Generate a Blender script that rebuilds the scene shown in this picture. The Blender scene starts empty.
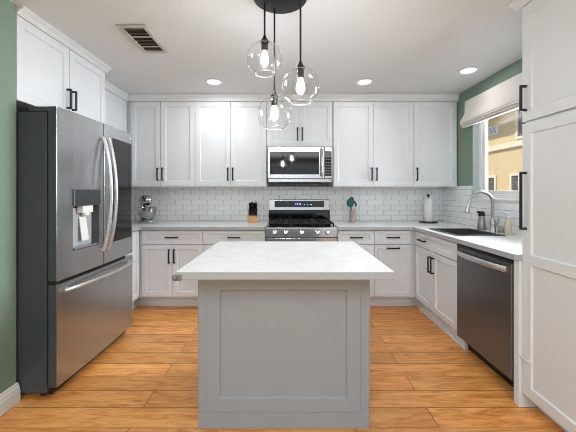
import bpy, bmesh, math, random
from mathutils import Vector, Matrix
random.seed(7)
S = bpy.context.scene
COL = S.collection
PI = math.pi

# ---------------------------------------------------------------- camera, world, sun, daylight, exposure
cam_d = bpy.data.cameras.new('camera'); cam = bpy.data.objects.new('camera', cam_d); COL.objects.link(cam)
cam_d.sensor_width = 36.0; cam_d.lens = 305.0 / 576.0 * 36.0
cam_d.shift_y = -23.5 / 576.0; cam_d.shift_x = 0.5 / 576.0
cam_d.clip_start = 0.05; cam_d.clip_end = 200
cam.location = (0, 0, 1.27); cam.rotation_euler = (PI / 2, 0, 0)
S.camera = cam

W = bpy.data.worlds.new('sky'); S.world = W; W.use_nodes = True
wn = W.node_tree; wn.nodes.clear()
wo = wn.nodes.new('ShaderNodeOutputWorld'); wb = wn.nodes.new('ShaderNodeBackground')
wb.inputs[0].default_value = (0.80, 0.88, 1.0, 1); wb.inputs[1].default_value = 0.65
wn.links.new(wb.outputs[0], wo.inputs[0])

def lamp(name, typ, loc, rot, energy, color=(1, 1, 1), **kw):
    d = bpy.data.lights.new(name, typ); d.energy = energy; d.color = color
    for k, v in kw.items(): setattr(d, k, v)
    o = bpy.data.objects.new(name, d); COL.objects.link(o)
    o.location = loc; o.rotation_euler = rot
    return o
# sun comes over the roof from the west (travels towards +X), 50 degrees high: lights the house next door
lamp('sun', 'SUN', (-5, 5, 10), (0, -math.radians(40), 0), 3.6, (1.0, 0.95, 0.86), angle=0.01)
# unseen fill lamp added behind the camera, just inside the rear doors
lamp('rear_fill', 'AREA', (0.0, -3.30, 1.25), (PI / 2, 0, 0), 18, (0.93, 0.975, 1.0),
     shape='RECTANGLE', size=3.0, size_y=2.1)
# broad soft fill added overhead, out of view behind the camera
lamp('overhead_fill', 'AREA', (0.0, -1.4, 2.37), (0, 0, 0), 96, (0.86, 0.945, 1.0),
     shape='RECTANGLE', size=2.8, size_y=2.2)
for x_, y_ in ((-0.78, 1.25), (0.55, 1.25)):     # the kitchen's recessed lamps nearer the camera
    lamp('kitchen_downlight', 'AREA', (x_, y_, 2.385), (0, 0, 0), 0.4, (0.86, 0.945, 1.0), shape='DISK', size=0.16)
# daylight through the kitchen window
lamp('daylight_window', 'AREA', (3.5, 3.35, 2.0), (0, math.radians(84), math.radians(20)), 440, (0.90, 0.955, 1.0),
     shape='RECTANGLE', size=1.8, size_y=2.4)
S.view_settings.view_transform = 'Standard'; S.view_settings.look = 'None'
S.view_settings.exposure = 0.22; S.view_settings.gamma = 1.0
S.view_settings.use_curve_mapping = False
if hasattr(S, 'cycles'):
    S.cycles.filter_width = 0.9; S.cycles.transparent_max_bounces = 16

# ---------------------------------------------------------------- materials
def srgb(r, g, b):
    f = lambda c: (c / 255 / 12.92) if c / 255 <= 0.04045 else ((c / 255 + 0.055) / 1.055) ** 2.4
    return (f(r), f(g), f(b), 1)

class NT:
    def __init__(s, name):
        s.m = bpy.data.materials.new(name); s.m.use_nodes = True; s.t = s.m.node_tree
        s.t.nodes.clear(); s.out = s.n('ShaderNodeOutputMaterial')
    def n(s, typ, **kw):
        x = s.t.nodes.new(typ)
        for k, v in kw.items():
            if k in x.inputs: x.inputs[k].default_value = v
            else: setattr(x, k, v)
        return x
    def l(s, a, b): s.t.links.new(a, b)
    def pr(s, **kw):
        p = s.n('ShaderNodeBsdfPrincipled')
        for k, v in kw.items(): p.inputs[k].default_value = v
        s.l(p.outputs[0], s.out.inputs[0]); return p
    def noise(s, scale, detail=3, stretch=None, coord='Object'):
        tc = s.n('ShaderNodeTexCoord'); nz = s.n('ShaderNodeTexNoise')
        nz.inputs['Scale'].default_value = scale; nz.inputs['Detail'].default_value = detail
        if stretch:
            mp = s.n('ShaderNodeMapping'); mp.inputs['Scale'].default_value = stretch
            s.l(tc.outputs[coord], mp.inputs[0]); s.l(mp.outputs[0], nz.inputs['Vector'])
        else: s.l(tc.outputs[coord], nz.inputs['Vector'])
        return nz
    def ramp(s, src, a, b, p0=0.0, p1=1.0):
        r = s.n('ShaderNodeValToRGB'); r.color_ramp.elements[0].color = a; r.color_ramp.elements[1].color = b
        r.color_ramp.elements[0].position = p0; r.color_ramp.elements[1].position = p1
        s.l(src, r.inputs[0]); return r

def scale_c(c, k): return (min(c[0] * k, 1), min(c[1] * k, 1), min(c[2] * k, 1), 1)

def simple(name, col, rough=0.5, metal=0.0, var=0.03, nscale=6.0, bump=0.0, bscale=60, stretch=None, **kw):
    t = NT(name); p = t.pr(Roughness=rough, Metallic=metal, **kw)
    nz = t.noise(nscale, 3, stretch)
    r = t.ramp(nz.outputs['Fac'], scale_c(col, 1 - var), scale_c(col, 1 + var), 0.3, 0.7)
    t.l(r.outputs[0], p.inputs['Base Color'])
    if bump:
        bz = t.noise(bscale, 2, stretch); b = t.n('ShaderNodeBump', Strength=bump); b.inputs['Distance'].default_value = 0.01
        t.l(bz.outputs['Fac'], b.inputs['Height']); t.l(b.outputs[0], p.inputs['Normal'])
    return t.m

def brushed(name, col, rough, stretch, bump=0.02, metal=1.0):
    t = NT(name); p = t.pr(Metallic=metal, Roughness=rough)
    nz = t.noise(1.0, 4, stretch)
    r = t.ramp(nz.outputs['Fac'], scale_c(col, 0.9), scale_c(col, 1.1), 0.25, 0.75)
    t.l(r.outputs[0], p.inputs['Base Color'])
    b = t.n('ShaderNodeBump', Strength=bump); b.inputs['Distance'].default_value = 0.002
    t.l(nz.outputs['Fac'], b.inputs['Height']); t.l(b.outputs[0], p.inputs['Normal'])
    return t.m

M = {}
M['white'] = simple('white_cabinet_paint', srgb(226, 229, 232), 0.4, var=0.008)
M['island'] = simple('grey_island_paint', srgb(151, 158, 166), 0.42, var=0.01)
M['ceiling'] = simple('ceiling_paint', srgb(220, 222, 223), 0.9, var=0.01, bump=0.25, bscale=70)
M['green'] = simple('sage_green_wall_paint', srgb(126, 147, 131), 0.75, var=0.02, bump=0.12, bscale=90)
M['trim'] = simple('white_trim_paint', srgb(232, 232, 230), 0.4, var=0.01)
M['rear'] = simple('pale_wall_paint', srgb(205, 200, 190), 0.8, var=0.02)
M['black'] = simple('matte_black_metal', srgb(17, 17, 18), 0.45, var=0.05)
M['blackgloss'] = simple('black_glass', srgb(10, 11, 13), 0.06, var=0.05, **{'Specular IOR Level': 0.38})
M['blackplastic'] = simple('black_plastic', srgb(20, 20, 21), 0.35, var=0.05)
M['iron'] = simple('cast_iron', srgb(24, 24, 25), 0.55, var=0.1, bump=0.1, bscale=200)
M['fridge'] = brushed('fridge_stainless', (0.40, 0.41, 0.42, 1), 0.23, (160, 160, 2), 0.012, 0.8)
M['fridgeside'] = simple('slate_grey_case', srgb(62, 68, 74), 0.4, var=0.03, bump=0.08, bscale=300)
M['steel'] = brushed('stainless_steel', (0.46, 0.462, 0.466, 1), 0.2, (3, 160, 160), 0.01, 0.88)
M['darksteel'] = brushed('dark_stainless', (0.15, 0.152, 0.156, 1), 0.24, (3, 160, 160), 0.02, 0.6)
M['chrome'] = brushed('polished_chrome', (0.46, 0.46, 0.455, 1), 0.18, (8, 8, 30), 0.0)
M['mixer'] = brushed('mixer_steel', (0.40, 0.40, 0.40, 1), 0.2, (8, 8, 30), 0.0)
M['handle'] = brushed('bright_handle_steel', (0.62, 0.63, 0.64, 1), 0.3, (60, 60, 60), 0.0, 0.8)
M['nickel'] = brushed('brushed_nickel', (0.42, 0.417, 0.413, 1), 0.28, (10, 10, 90))
M['dwhite'] = simple('white_plastic', srgb(236, 236, 234), 0.35, var=0.01)
M['vent'] = simple('vent_painted_metal', srgb(190, 187, 181), 0.5, var=0.02)
M['ventdark'] = simple('duct_interior', srgb(66, 56, 46), 0.7, var=0.3, nscale=14)
M['woodblock'] = simple('light_beech', srgb(205, 150, 92), 0.5, var=0.14, nscale=3, stretch=(30, 30, 3))
M['teal'] = simple('teal_silicone', srgb(24, 92, 88), 0.5, var=0.05)
M['pink'] = simple('dusty_pink_ceramic', srgb(186, 160, 160), 0.5, var=0.05)
M['paper'] = simple('paper_towel', srgb(240, 240, 238), 0.9, var=0.02, bump=0.3, bscale=120)
M['sink'] = simple('grey_composite', srgb(62, 63, 66), 0.5, var=0.12, nscale=80)
M['rubber'] = simple('dark_rubber', srgb(28, 28, 28), 0.7)
M['gunmetal'] = simple('gunmetal_bottle', srgb(92, 94, 97), 0.3, metal=0.7, var=0.05)
M['fabric'] = simple('cream_linen', srgb(228, 221, 215), 0.9, var=0.02, bump=0.2, bscale=250)
M['guard'] = simple('grey_clear_rubber', srgb(118, 116, 112), 0.25, var=0.15, nscale=40)
M['stucco'] = simple('tan_stucco', srgb(210, 187, 146), 0.95, var=0.06, nscale=4, bump=0.4, bscale=40)
M['stuccotrim'] = simple('cream_stucco_trim', srgb(226, 216, 192), 0.9, var=0.04, bump=0.2, bscale=40)
M['ground'] = simple('concrete_path', srgb(150, 146, 138), 0.95, var=0.1)
M['shoe'] = simple('bin', srgb(200, 200, 198), 0.5)
M['led'] = simple('printed_grey', srgb(130, 134, 138), 0.5)

def tile_mat(name, axis):
    t = NT(name); p = t.pr(Roughness=0.14)
    tc = t.n('ShaderNodeTexCoord'); sx = t.n('ShaderNodeSeparateXYZ'); cx = t.n('ShaderNodeCombineXYZ')
    t.l(tc.outputs['Object'], sx.inputs[0]); t.l(sx.outputs[axis], cx.inputs[0]); t.l(sx.outputs[2], cx.inputs[1])
    b = t.n('ShaderNodeTexBrick'); b.offset = 0.5
    b.inputs['Scale'].default_value = 1.0; b.inputs['Mortar Size'].default_value = 0.0022
    b.inputs['Mortar Smooth'].default_value = 0.25
    b.inputs['Brick Width'].default_value = 0.205; b.inputs['Row Height'].default_value = 0.0652
    b.inputs['Color1'].default_value = srgb(247, 248, 248); b.inputs['Color2'].default_value = srgb(241, 242, 243)
    b.inputs['Mortar'].default_value = srgb(186, 187, 189)
    t.l(cx.outputs[0], b.inputs['Vector']); t.l(b.outputs['Color'], p.inputs['Base Color'])
    inv = t.n('ShaderNodeMath', operation='SUBTRACT'); inv.inputs[0].default_value = 1.0
    t.l(b.outputs['Fac'], inv.inputs[1])
    nz = t.noise(9, 2); ad = t.n('ShaderNodeMath', operation='MULTIPLY_ADD'); ad.inputs[1].default_value = 0.25
    t.l(nz.outputs['Fac'], ad.inputs[0]); t.l(inv.outputs[0], ad.inputs[2])
    bp = t.n('ShaderNodeBump', Strength=0.35); bp.inputs['Distance'].default_value = 0.004
    t.l(ad.outputs[0], bp.inputs['Height']); t.l(bp.outputs[0], p.inputs['Normal'])
    return t.m
M['tile_x'] = tile_mat('white_subway_tile_back', 0)
M['tile_y'] = tile_mat('white_subway_tile_side', 1)

def floor_mat():
    t = NT('honey_oak_planks'); p = t.pr(Roughness=0.3)
    tc = t.n('ShaderNodeTexCoord')
    mp0 = t.n('ShaderNodeMapping'); mp0.inputs['Location'].default_value = (0.4, 0.06, 0)
    t.l(tc.outputs['Object'], mp0.inputs[0])
    b = t.n('ShaderNodeTexBrick'); b.offset = 0.37; b.offset_frequency = 2; b.squash = 1.0
    b.inputs['Scale'].default_value = 1.0; b.inputs['Mortar Size'].default_value = 0.0022
    b.inputs['Mortar Smooth'].default_value = 0.1; b.inputs['Bias'].default_value = 0.0
    b.inputs['Brick Width'].default_value = 1.22; b.inputs['Row Height'].default_value = 0.155
    b.inputs['Color1'].default_value = (0, 0, 0, 1); b.inputs['Color2'].default_value = (1, 1, 1, 1)
    b.inputs['Mortar'].default_value = (0.5, 0.5, 0.5, 1)
    t.l(mp0.outputs[0], b.inputs['Vector'])
    # grain, shifted per plank
    bw = t.n('ShaderNodeSeparateColor'); t.l(b.outputs['Color'], bw.inputs[0])
    off = t.n('ShaderNodeCombineXYZ')
    m1 = t.n('ShaderNodeMath', operation='MULTIPLY'); m1.inputs[1].default_value = 37.0
    t.l(bw.outputs[0], m1.inputs[0]); t.l(m1.outputs[0], off.inputs[0]); t.l(m1.outputs[0], off.inputs[2])
    va = t.n('ShaderNodeVectorMath', operation='ADD'); t.l(tc.outputs['Object'], va.inputs[0]); t.l(off.outputs[0], va.inputs[1])
    mp = t.n('ShaderNodeMapping'); mp.inputs['Scale'].default_value = (2.2, 14, 1)
    t.l(va.outputs[0], mp.inputs[0])
    n1 = t.n('ShaderNodeTexNoise'); n1.inputs['Scale'].default_value = 1.6; n1.inputs['Detail'].default_value = 7
    n1.inputs['Roughness'].default_value = 0.62; n1.inputs['Distortion'].default_value = 1.4
    t.l(mp.outputs[0], n1.inputs['Vector'])
    r = t.n('ShaderNodeValToRGB'); e = r.color_ramp.elements
    e[0].position = 0.26; e[0].color = srgb(186, 108, 44)
    e[1].position = 0.74; e[1].color = srgb(252, 194, 124)
    x = e.new(0.42); x.color = srgb(226, 148, 76)
    x = e.new(0.55); x.color = srgb(243, 171, 98)
    t.l(n1.outputs['Fac'], r.inputs[0])
    # per-plank brightness
    mr = t.n('ShaderNodeMapRange'); mr.inputs['To Min'].default_value = 0.84; mr.inputs['To Max'].default_value = 1.08
    t.l(bw.outputs[0], mr.inputs['Value'])
    mx = t.n('ShaderNodeMix', data_type='RGBA', blend_type='MULTIPLY'); mx.inputs[0].default_value = 1.0
    t.l(r.outputs[0], mx.inputs[6]); t.l(mr.outputs[0], mx.inputs[7])
    # seams
    mx2 = t.n('ShaderNodeMix', data_type='RGBA'); mx2.inputs[7].default_value = srgb(122, 68, 30)
    t.l(b.outputs['Fac'], mx2.inputs[0]); t.l(mx.outputs[2], mx2.inputs[6])
    t.l(mx2.outputs[2], p.inputs['Base Color'])
    bp = t.n('ShaderNodeBump', Strength=0.15); bp.inputs['Distance'].default_value = 0.002
    t.l(n1.outputs['Fac'], bp.inputs['Height']); t.l(bp.outputs[0], p.inputs['Normal'])
    return t.m
M['floor'] = floor_mat()

def quartz():
    t = NT('white_quartz'); p = t.pr(Roughness=0.22)
    a = t.noise(3.2, 8, (1, 1, 1)); a.inputs['Distortion'].default_value = 1.6
    r = t.n('ShaderNodeValToRGB'); e = r.color_ramp.elements
    e[0].position = 0.42; e[0].color = srgb(238, 237, 235); e[1].position = 0.54; e[1].color = srgb(238, 237, 235)
    x = e.new(0.485); x.color = srgb(231, 230, 228)
    t.l(a.outputs['Fac'], r.inputs[0])
    s = t.noise(160, 2); r2 = t.ramp(s.outputs['Fac'], (0.93, 0.93, 0.93, 1), (1, 1, 1, 1), 0.35, 0.6)
    mx = t.n('ShaderNodeMix', data_type='RGBA', blend_type='MULTIPLY'); mx.inputs[0].default_value = 1.0
    t.l(r.outputs[0], mx.inputs[6]); t.l(r2.outputs[0], mx.inputs[7]); t.l(mx.outputs[2], p.inputs['Base Color'])
    return t.m
M['quartz'] = quartz()

def thin_glass(name, tint=(1, 1, 1, 1), f0=0.05, top=0.8, gr=0.02):
    t = NT(name); tr = t.n('ShaderNodeBsdfTransparent'); tr.inputs[0].default_value = tint
    gl = t.n('ShaderNodeBsdfGlossy'); gl.inputs['Roughness'].default_value = gr
    lw = t.n('ShaderNodeLayerWeight'); lw.inputs['Blend'].default_value = 0.5
    pw = t.n('ShaderNodeMath', operation='POWER'); pw.inputs[1].default_value = 4.0
    t.l(lw.outputs['Facing'], pw.inputs[0])
    fr = t.n('ShaderNodeMath', operation='MULTIPLY_ADD'); fr.inputs[1].default_value = top; fr.inputs[2].default_value = f0
    t.l(pw.outputs[0], fr.inputs[0])
    mx = t.n('ShaderNodeMixShader')
    t.l(fr.outputs[0], mx.inputs[0]); t.l(tr.outputs[0], mx.inputs[1]); t.l(gl.outputs[0], mx.inputs[2])
    t.l(mx.outputs[0], t.out.inputs[0])
    return t.m
M['glass'] = thin_glass('window_glass', (0.98, 0.985, 0.985, 1), 0.03, 0.5)
M['globe'] = thin_glass('clear_globe_glass', (0.985, 0.985, 0.985, 1), 0.06, 0.95, 0.07)

M['rim'] = simple('thick_glass_rim', srgb(226, 228, 228), 0.08, var=0.02, **{'Transmission Weight': 0.5})
def emit(name, col, s):
    t = NT(name); p = t.pr(Roughness=0.4)
    nz = t.noise(2); r = t.ramp(nz.outputs['Fac'], scale_c(col, 0.98), col)
    t.l(r.outputs[0], p.inputs['Emission Color']); p.inputs['Base Color'].default_value = col
    p.inputs['Emission Strength'].default_value = s
    return t.m
M['bulb'] = emit('glowing_bulb', (0.89, 0.95, 1.0, 1), 120.0)
M['lens'] = emit('lit_lens', (1.0, 0.97, 0.92, 1), 6.0)
M['display'] = emit('blue_display_digits', (0.25, 0.5, 1.0, 1), 0.8)
M['silverplastic'] = simple('silver_plastic', srgb(176, 180, 184), 0.35, var=0.03)
M['jamb'] = simple('sky_tinted_jamb', srgb(176, 192, 192), 0.6, var=0.02)  # blue sky light on the window reveal is put into this paler colour
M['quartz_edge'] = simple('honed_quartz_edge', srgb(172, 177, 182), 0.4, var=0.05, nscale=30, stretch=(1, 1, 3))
M['soap'] = simple('amber_soap_bottle', srgb(206, 196, 170), 0.2, var=0.05)
t_ = NT('dark_window_pane'); p_ = t_.pr(Roughness=0.08); nz_ = t_.noise(1.5)
r_ = t_.ramp(nz_.outputs['Fac'], srgb(70, 68, 66), srgb(104, 100, 94)); t_.l(r_.outputs[0], p_.inputs['Base Color']); M['farpane'] = t_.m

# ---------------------------------------------------------------- mesh builder
class MB:
    def __init__(s): s.b = bmesh.new()
    def box(s, x0, x1, y0, y1, z0, z1):
        v = [s.b.verts.new(p) for p in ((x0, y0, z0), (x1, y0, z0), (x1, y1, z0), (x0, y1, z0),
                                        (x0, y0, z1), (x1, y0, z1), (x1, y1, z1), (x0, y1, z1))]
        for f in ((0, 3, 2, 1), (4, 5, 6, 7), (0, 1, 5, 4), (1, 2, 6, 5), (2, 3, 7, 6), (3, 0, 4, 7)):
            s.b.faces.new([v[i] for i in f])
        return s
    def prism(s, pts, axis, a0, a1):
        # pts: 2-D outline; axis: extrusion axis (0 x, 1 y, 2 z); outline fills the two others in order
        def mk(p, a):
            q = [p[0], p[1]]; q.insert(axis, a); return s.b.verts.new(q)
        A = [mk(p, a0) for p in pts]; B = [mk(p, a1) for p in pts]; n = len(pts)
        s.b.faces.new(A[::-1]); s.b.faces.new(B)
        for i in range(n): s.b.faces.new((A[i], A[(i + 1) % n], B[(i + 1) % n], B[i]))
        return s
    def lathe(s, prof, c=(0, 0, 0), n=32, axis=None, cap=True):
        # prof: (r, z) list from bottom to top, turned round z (or a direction)
        R = Matrix.Identity(3)
        if axis is not None: R = Vector((0, 0, 1)).rotation_difference(Vector(axis)).to_matrix()
        rings = []
        for r, z in prof:
            if r < 1e-6: rings.append([s.b.verts.new(Vector(c) + R @ Vector((0, 0, z)))])
            else: rings.append([s.b.verts.new(Vector(c) + R @ Vector((r * math.cos(2 * PI * k / n), r * math.sin(2 * PI * k / n), z))) for k in range(n)])
        for a, b in zip(rings, rings[1:]):
            for k in range(n):
                k2 = (k + 1) % n
                if len(a) == 1 and len(b) == 1: continue
                if len(a) == 1: s.b.faces.new((a[0], b[k2], b[k]))
                elif len(b) == 1: s.b.faces.new((a[k], a[k2], b[0]))
                else: s.b.faces.new((a[k], a[k2], b[k2], b[k]))
        if cap:
            if len(rings[0]) > 1: s.b.faces.new(rings[0][::-1])
            if len(rings[-1]) > 1: s.b.faces.new(rings[-1])
        return s
    def cyl(s, p0, p1, r, n=20, r1=None):
        d = Vector(p1) - Vector(p0)
        return s.lathe([(r, 0), (r if r1 is None else r1, d.length)], p0, n, d.normalized())
    def tube(s, pts, r, n=12, flat=1.0):
        pts = [Vector(p) for p in pts]; rings = []
        up = None
        for i, p in enumerate(pts):
            d = (pts[min(i + 1, len(pts) - 1)] - pts[max(i - 1, 0)]).normalized()
            if up is None:
                up = Vector((0, 0, 1)) if abs(d.z) < 0.9 else Vector((1, 0, 0))
            u = d.cross(up).normalized(); w = u.cross(d).normalized(); up = w
            rr = r[i] if isinstance(r, (list, tuple)) else r
            rings.append([s.b.verts.new(p + u * rr * flat * math.cos(2 * PI * k / n) + w * rr * math.sin(2 * PI * k / n)) for k in range(n)])
        for a, b in zip(rings, rings[1:]):
            for k in range(n): s.b.faces.new((a[k], a[(k + 1) % n], b[(k + 1) % n], b[k]))
        s.b.faces.new(rings[0][::-1]); s.b.faces.new(rings[-1])
        return s
    def sphere(s, c, r, sc=(1, 1, 1), n=20):
        m = Matrix.Translation(c) @ Matrix.Diagonal((sc[0], sc[1], sc[2], 1))
        bmesh.ops.create_uvsphere(s.b, u_segments=n, v_segments=n // 2, radius=r, matrix=m); return s
    def slab(s, xs, ys, z0, z1, keep):
        # plan grid with missing cells, one clean mesh
        T = {}; B = {}
        def g(D, i, j, z):
            if (i, j) not in D: D[(i, j)] = s.b.verts.new((xs[i], ys[j], z))
            return D[(i, j)]
        nx, ny = len(xs) - 1, len(ys) - 1
        K = lambda i, j: 0 <= i < nx and 0 <= j < ny and keep(i, j)
        for i in range(nx):
            for j in range(ny):
                if not K(i, j): continue
                q = [(i, j), (i + 1, j), (i + 1, j + 1), (i, j + 1)]
                s.b.faces.new([g(T, *c, z1) for c in q]); s.b.faces.new([g(B, *c, z0) for c in q[::-1]])
                for (di, dj), (a, b) in (((0, -1), (0, 1)), ((1, 0), (1, 2)), ((0, 1), (2, 3)), ((-1, 0), (3, 0))):
                    if not K(i + di, j + dj):
                        s.b.faces.new((g(B, *q[a], z0), g(B, *q[b], z0), g(T, *q[b], z1), g(T, *q[a], z1)))
        return s
    def panel(s, xs, zs, y0, y1, rec, dep=0.011, slope=0.005, f=None):
        # upright panel, front face at y0 (towards -y), back at y1; cells in rec are sunk panels
        f = f or (lambda x: 0.0)
        V = {}
        def g(i, j):
            if (i, j) not in V: V[(i, j)] = s.b.verts.new((xs[i], y0 + f(xs[i]), zs[j]))
            return V[(i, j)]
        nx, nz = len(xs) - 1, len(zs) - 1
        for i in range(nx):
            for j in range(nz):
                q = [g(i, j), g(i + 1, j), g(i + 1, j + 1), g(i, j + 1)]
                if (i, j) in rec:
                    a, b, c, d = xs[i] + slope, xs[i + 1] - slope, zs[j] + slope, zs[j + 1] - slope
                    w = [s.b.verts.new((x, y0 + f(x) + dep, z)) for x, z in ((a, c), (b, c), (b, d), (a, d))]
                    s.b.faces.new(w)
                    for k in range(4): s.b.faces.new((q[k], q[(k + 1) % 4], w[(k + 1) % 4], w[k]))
                else: s.b.faces.new(q)
        per = [(i, 0) for i in range(nx)] + [(nx, j) for j in range(nz)] + [(i, nz) for i in range(nx, 0, -1)] + [(0, j) for j in range(nz, 0, -1)]
        bk = [s.b.verts.new((xs[i], y1, zs[j])) for i, j in per]
        n = len(per)
        for k in range(n): s.b.faces.new((g(*per[(k + 1) % n]), g(*per[k]), bk[k], bk[(k + 1) % n]))
        s.b.faces.new(bk[::-1])
        return s
    def build(s, name, mat, parent=None, bevel=0.0, smooth=False, seg=2, label=None):
        bmesh.ops.recalc_face_normals(s.b, faces=s.b.faces[:])
        me = bpy.data.meshes.new(name); s.b.to_mesh(me); s.b.free()
        me.materials.append(mat if not isinstance(mat, str) else M[mat])
        o = bpy.data.objects.new(name, me); COL.objects.link(o)
        if parent: o.parent = parent
        if smooth:
            for p in me.polygons: p.use_smooth = True
            me.set_sharp_from_angle(angle=math.radians(40))
        if bevel:
            m = o.modifiers.new('bevel', 'BEVEL'); m.width = bevel; m.segments = seg; m.limit_method = 'ANGLE'
            m.angle_limit = math.radians(35)
            m.use_clamp_overlap = True
        if label: o['label'] = label
        return o

def side_slot(o, mat, d=0):
    o.data.materials.append(M[mat])
    for p in o.data.polygons:
        if abs(p.normal[d]) > 0.8: p.material_index = 1
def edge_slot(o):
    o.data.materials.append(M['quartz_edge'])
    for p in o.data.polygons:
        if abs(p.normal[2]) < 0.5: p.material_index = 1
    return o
def tag(o, label, cat, group=None):
    o['label'] = label; o['category'] = cat
    if group: o['group'] = group
    return o
def thing(name, label, cat, loc=(0, 0, 0), rz=0.0, group=None):
    o = bpy.data.objects.new(name, None); COL.objects.link(o); o.empty_display_size = 0.1
    o.location = loc; o.rotation_euler = (0, 0, rz)
    return tag(o, label, cat, group)
def struct(o):
    o['kind'] = 'structure'; return o
def copy_tree(o, parent=None):
    c = o.copy(); COL.objects.link(c); c.parent = parent
    for ch in list(o.children): copy_tree(ch, c)
    return c

# ---------------------------------------------------------------- room shell
XL, XR, YB, H = -2.23, 1.99, 3.92, 2.412      # left wall, right wall, back wall, ceiling
YR = -3.45
struct(MB().box(XL - 0.1, XR + 0.1, YR, YB + 0.1, -0.06, 0).build('floor', 'floor'))
struct(MB().box(XL - 0.1, XR + 0.13, YR - 0.15, YB + 0.13, H, H + 0.12).build('ceiling', 'ceiling'))
struct(MB().box(XL - 0.1, XR + 0.13, YB, YB + 0.13, 0, H).build('wall_back', 'green'))
struct(MB().box(XL - 0.1, XL, 1.858, YB, 0, H).build('wall_left', 'green'))
struct(MB().box(XL - 0.1, -1.652, YR, 1.858, 0, H).build('wall_left_front', 'green'))
# right wall with the window opening
WY0, WY1, WZ0, WZ1 = 1.98, 3.28, 1.205, 2.12
bm_ = MB()
for y0, y1, z0, z1 in ((YR, WY0, 0, H), (WY1, YB, 0, H), (WY0, WY1, 0, WZ0), (WY0, WY1, WZ1, H)):
    bm_.box(XR, XR + 0.13, y0, y1, z0, z1)
struct(bm_.build('wall_right', 'green'))
# rear wall with wide glazed doors behind the camera
bm_ = MB()
bm_.box(XL - 0.1, -1.58, YR - 0.15, YR, 0, H).box(1.58, XR + 0.13, YR - 0.15, YR, 0, H).box(-1.58, 1.58, YR - 0.15, YR, 2.28, H)
struct(bm_.build('wall_rear', 'rear'))
bm_ = MB()
for x in (-1.58, -0.03, 1.52): bm_.box(x, x + 0.06, YR - 0.1, YR - 0.04, 0, 2.28)
bm_.box(-1.58, 1.58, YR - 0.1, YR - 0.04, 0, 0.06).box(-1.58, 1.58, YR - 0.1, YR - 0.04, 2.22, 2.28)
dr = struct(bm_.build('door_1', 'trim'))
MB().box(-1.52, 1.52, YR - 0.075, YR - 0.07, 0.06, 2.22).build('pane', 'glass', dr)

# backsplash tiles
struct(MB().box(XL, XR, YB - 0.010, YB, 0.9, 1.345).build('backsplash_back', 'tile_x'))
bm_ = MB()
bm_.box(XR - 0.010, XR, WY1, YB - 0.010, 0.9, 1.345).box(XR - 0.010, XR, 1.80, WY1, 0.9, WZ0)
struct(bm_.build('backsplash_right', 'tile_y'))
struct(MB().box(XL, XL + 0.01, 2.80, YB - 0.01, 0.9, 1.345).build('backsplash_left', 'tile_y'))

# baseboard along the green wall beside the fridge
prof = [(-1.652, 0.0), (-1.630, 0.0), (-1.630, 0.068), (-1.634, 0.078), (-1.634, 0.088), (-1.640, 0.098), (-1.643, 0.110), (-1.652, 0.112)]
struct(MB().prism(prof, 1, YR, 1.862).build('baseboard_left', 'trim'))

# window in the right wall
wd = MB()
fx0, fx1 = 2.045, 2.10
wd.box(fx0, fx1, WY0, WY0 + 0.05, WZ0, WZ1).box(fx0, fx1, WY1 - 0.055, WY1, WZ0, WZ1)
wd.box(fx0, fx1, WY0 + 0.05, WY1 - 0.055, WZ0, WZ0 + 0.05).box(fx0, fx1, WY0 + 0.05, WY1 - 0.055, WZ1 - 0.05, WZ1)
win = struct(wd.build('window_1', 'dwhite', bevel=0.004))
sb = MB()
a0, a1 = WY0 + 0.05, WY1 - 0.055
sb.box(fx0 + 0.012, fx1 - 0.008, a0, a0 + 0.04, WZ0 + 0.05, WZ1 - 0.05).box(fx0 + 0.012, fx1 - 0.008, a1 - 0.045, a1, WZ0 + 0.05, WZ1 - 0.05)
sb.box(fx0 + 0.012, fx1 - 0.008, a0 + 0.04, a1 - 0.045, WZ0 + 0.05, WZ0 + 0.085).box(fx0 + 0.012, fx1 - 0.008, a0 + 0.04, a1 - 0.045, WZ1 - 0.085, WZ1 - 0.05)
sb.build('sash', 'dwhite', win, bevel=0.003)
MB().box(fx0 + 0.028, fx0 + 0.034, a0 + 0.03, a1 - 0.03, WZ0 + 0.07, WZ1 - 0.07).build('pane', 'glass', win)
MB().box(XR + 0.0005, fx0 - 0.0005, WY1 - 0.012, WY1 - 0.0005, WZ0 + 0.006, WZ1 - 0.001).build('jamb', 'jamb', win)
MB().box(XR - 0.02, fx0, WY0, WY1, WZ0 - 0.012, WZ0 + 0.006).build('sill', 'trim', win, bevel=0.003)

# ---------------------------------------------------------------- the house next door
hx = 9.0
hs = thing('neighbour_house', 'tan stucco house with cream trim seen through the window', 'building', (hx, 12.0, 0))
MB().box(0, 0.4, -7, 9, -0.2, 5.3).build('wall', 'stucco', hs)
MB().box(-0.10, 0.0, -7, 9, 3.06, 3.28).build('trim_band', 'stuccotrim', hs, bevel=0.02)
MB().box(-1.4, 0.5, -7, 9, 5.25, 5.45).build('eave', 'stuccotrim', hs)
def far_window(y0, y1, z0, z1):
    fw = MB(); w = 0.11
    y0 -= 12.0; y1 -= 12.0
    fw.box(-0.06, 0.0, y0, y0 + w, z0, z1).box(-0.06, 0.0, y1 - w, y1, z0, z1)
    fw.box(-0.06, 0.0, y0 + w, y1 - w, z0, z0 + w).box(-0.06, 0.0, y0 + w, y1 - w, z1 - w, z1)
    f = fw.build('window_frame', 'stuccotrim', hs, bevel=0.01)
    MB().box(-0.012, -0.004, y0 + w, y1 - w, z0 + w, z1 - w).build('pane', 'farpane', f)
far_window(13.10, 13.72, 1.10, 2.02)
far_window(11.72, 12.30, 1.10, 2.04)
far_window(11.20, 11.98, 3.34, 4.9)
fv = MB().box(-0.05, 0, 0.98, 1.72, 3.80, 4.16).build('wall_vent', 'dwhite', hs, bevel=0.01)
vs = MB()
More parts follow.
